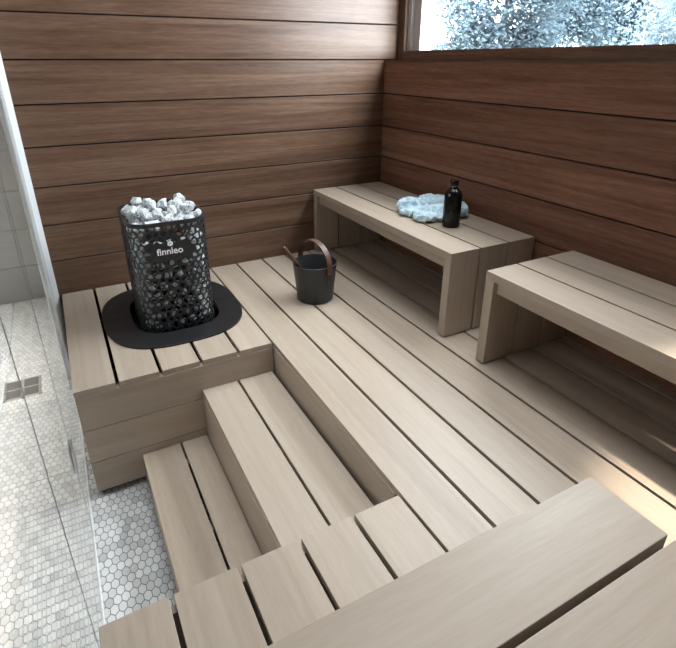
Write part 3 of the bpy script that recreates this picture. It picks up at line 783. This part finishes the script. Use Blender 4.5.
for v in tb.verts:
    if v.co.z < 0.3532: v.co.z = 0.3532 
    v.co.x = min(v.co.x, 1.63)
tt = B(); tt.bm.free(); tt.bm = tb
tag(tt.done('towel', terry, None, smooth=True), 'crumpled pale blue terry towel lying on the far bench behind the black bottle', 'towel')

# ------------------------------------------------------------------ trees outside
gr = box('lawn', 1.9, 40, -12, 40, -1.35, -1.3, grass); tag(gr, kind='structure'); gr.name = 'ground'
def tree(x, y, r, zc, nleaf, lm, label, seed, sparse=1.0, lsz=0.055):
    rr = random.Random(seed)
    e = empty('tree', (x, y, -1.3), label, 'tree', 'trees outside the window')
    tb_ = B()
    base = Vector((x, y, -1.3)); topv = Vector((x + 0.1, y - 0.1, zc))
    tb_.tube([base, base.lerp(topv, 0.5), topv], [0.16, 0.11, 0.05], 10)
    ends = []
    for k in range(16):
        s0 = base.lerp(topv, rr.uniform(0.45, 0.98)); a = rr.uniform(0, 6.28)
        d_ = Vector((math.cos(a), math.sin(a), rr.uniform(-0.1, 0.8))).normalized() * r * rr.uniform(0.55, 0.95)
        m_ = s0 + d_ * 0.5 + Vector((0, 0, 0.12 * r)); en = s0 + d_
        tb_.tube([s0, m_, en], [0.045, 0.03, 0.012], 6); ends += [m_, en, s0 + d_ * 0.75]
    tb_.done('trunk', bark, e)
    lv = bmesh.new()
    clumps = [(p_, rr.uniform(0.22, 0.42) * r) for p_ in ends]
    for k in range(26):
        a = rr.uniform(0, 6.28); ph = math.acos(rr.uniform(-1, 1)); q = r * rr.uniform(0.3, 0.85)
        clumps.append((Vector((x + q * math.sin(ph) * math.cos(a), y + q * math.sin(ph) * math.sin(a), zc + q * 0.85 * math.cos(ph))), rr.uniform(0.2, 0.38) * r))
    for k in range(nleaf):
        p_, cr_ = rr.choice(clumps)
        v = Vector([max(-1.7, min(1.7, rr.gauss(0, 1))) for _ in range(3)]) * cr_ * 0.5 * sparse
        c_ = p_ + v
        if c_.z < 0.2 and rr.random() < 0.8: continue
        u1 = Vector((rr.gauss(0, 1), rr.gauss(0, 1), rr.gauss(0, 1))).normalized(); u2 = u1.orthogonal().normalized()
        s_ = lsz * rr.uniform(0.6, 1.3)
        vs = [lv.verts.new(c_ + u1 * s_), lv.verts.new(c_ + u2 * s_ * 0.55), lv.verts.new(c_ - u1 * s_), lv.verts.new(c_ - u2 * s_ * 0.55)]
        lv.faces.new(vs)
    bb = B(); bb.bm.free(); bb.bm = lv
    bb.done('foliage', lm, e, recalc=False)
tree(9.6, 9.95, 1.8, 2.75, 34000, leafm, 'large blue-green tree filling the middle of the window', 1)
tree(14.6, 11.3, 2.6, 2.5, 50000, leafm, 'dense tree right of the middle of the window, denser than its neighbours', 2)
tree(13.5, 17.55, 0.95, 1.05, 12000, leafm2, 'small pale tree in the lower left corner of the window', 3)
tree(9.0, 5.2, 1.3, 1.9, 5000, leafm2, 'sparse pale tree at the right edge of the window', 4, 1.3)

# added frames for the unseen fill lights, and the downlight ring
def panel(x, y, sx, sy, label):
    f_ = B()
    for (a, b_, c_, e_) in ((x - sx / 2 - .02, x - sx / 2, y - sy / 2 - .02, y + sy / 2 + .02), (x + sx / 2, x + sx / 2 + .02, y - sy / 2 - .02, y + sy / 2 + .02), (x - sx / 2, x + sx / 2, y - sy / 2 - .02, y - sy / 2), (x - sx / 2, x + sx / 2, y + sy / 2, y + sy / 2 + .02)):
        f_.box(a, b_, c_, e_, CEIL - 0.015, CEIL - 0.0005)
    tag(f_.done('light_frame', white_frame), label, 'ceiling light')
panel(0.78, 1.15, 1.35, 2.3, 'added rectangular frame of the unseen fill light above the sauna deck')
panel(-1.12, 2.0, 0.9, 2.6, 'added rectangular frame of the unseen fill light above the washroom floor')
tag(B().lathe([(0.045, CEIL - 0.0005), (0.045, CEIL - 0.012), (0.035, CEIL - 0.012), (0.033, CEIL - 0.0005)], 1.21, 0.36, 32).done('light_frame', white_frame), 'small round downlight ring in the ceiling above the right bench', 'ceiling light')

# ------------------------------------------------------------------ to metres
seen = set()
for o in C.objects:
    if o.type in ('LIGHT', 'CAMERA'): continue
    o.location = o.location * S
    if o.type == 'MESH' and o.data.name not in seen:
        seen.add(o.data.name); o.data.transform(Matrix.Scale(S, 4))
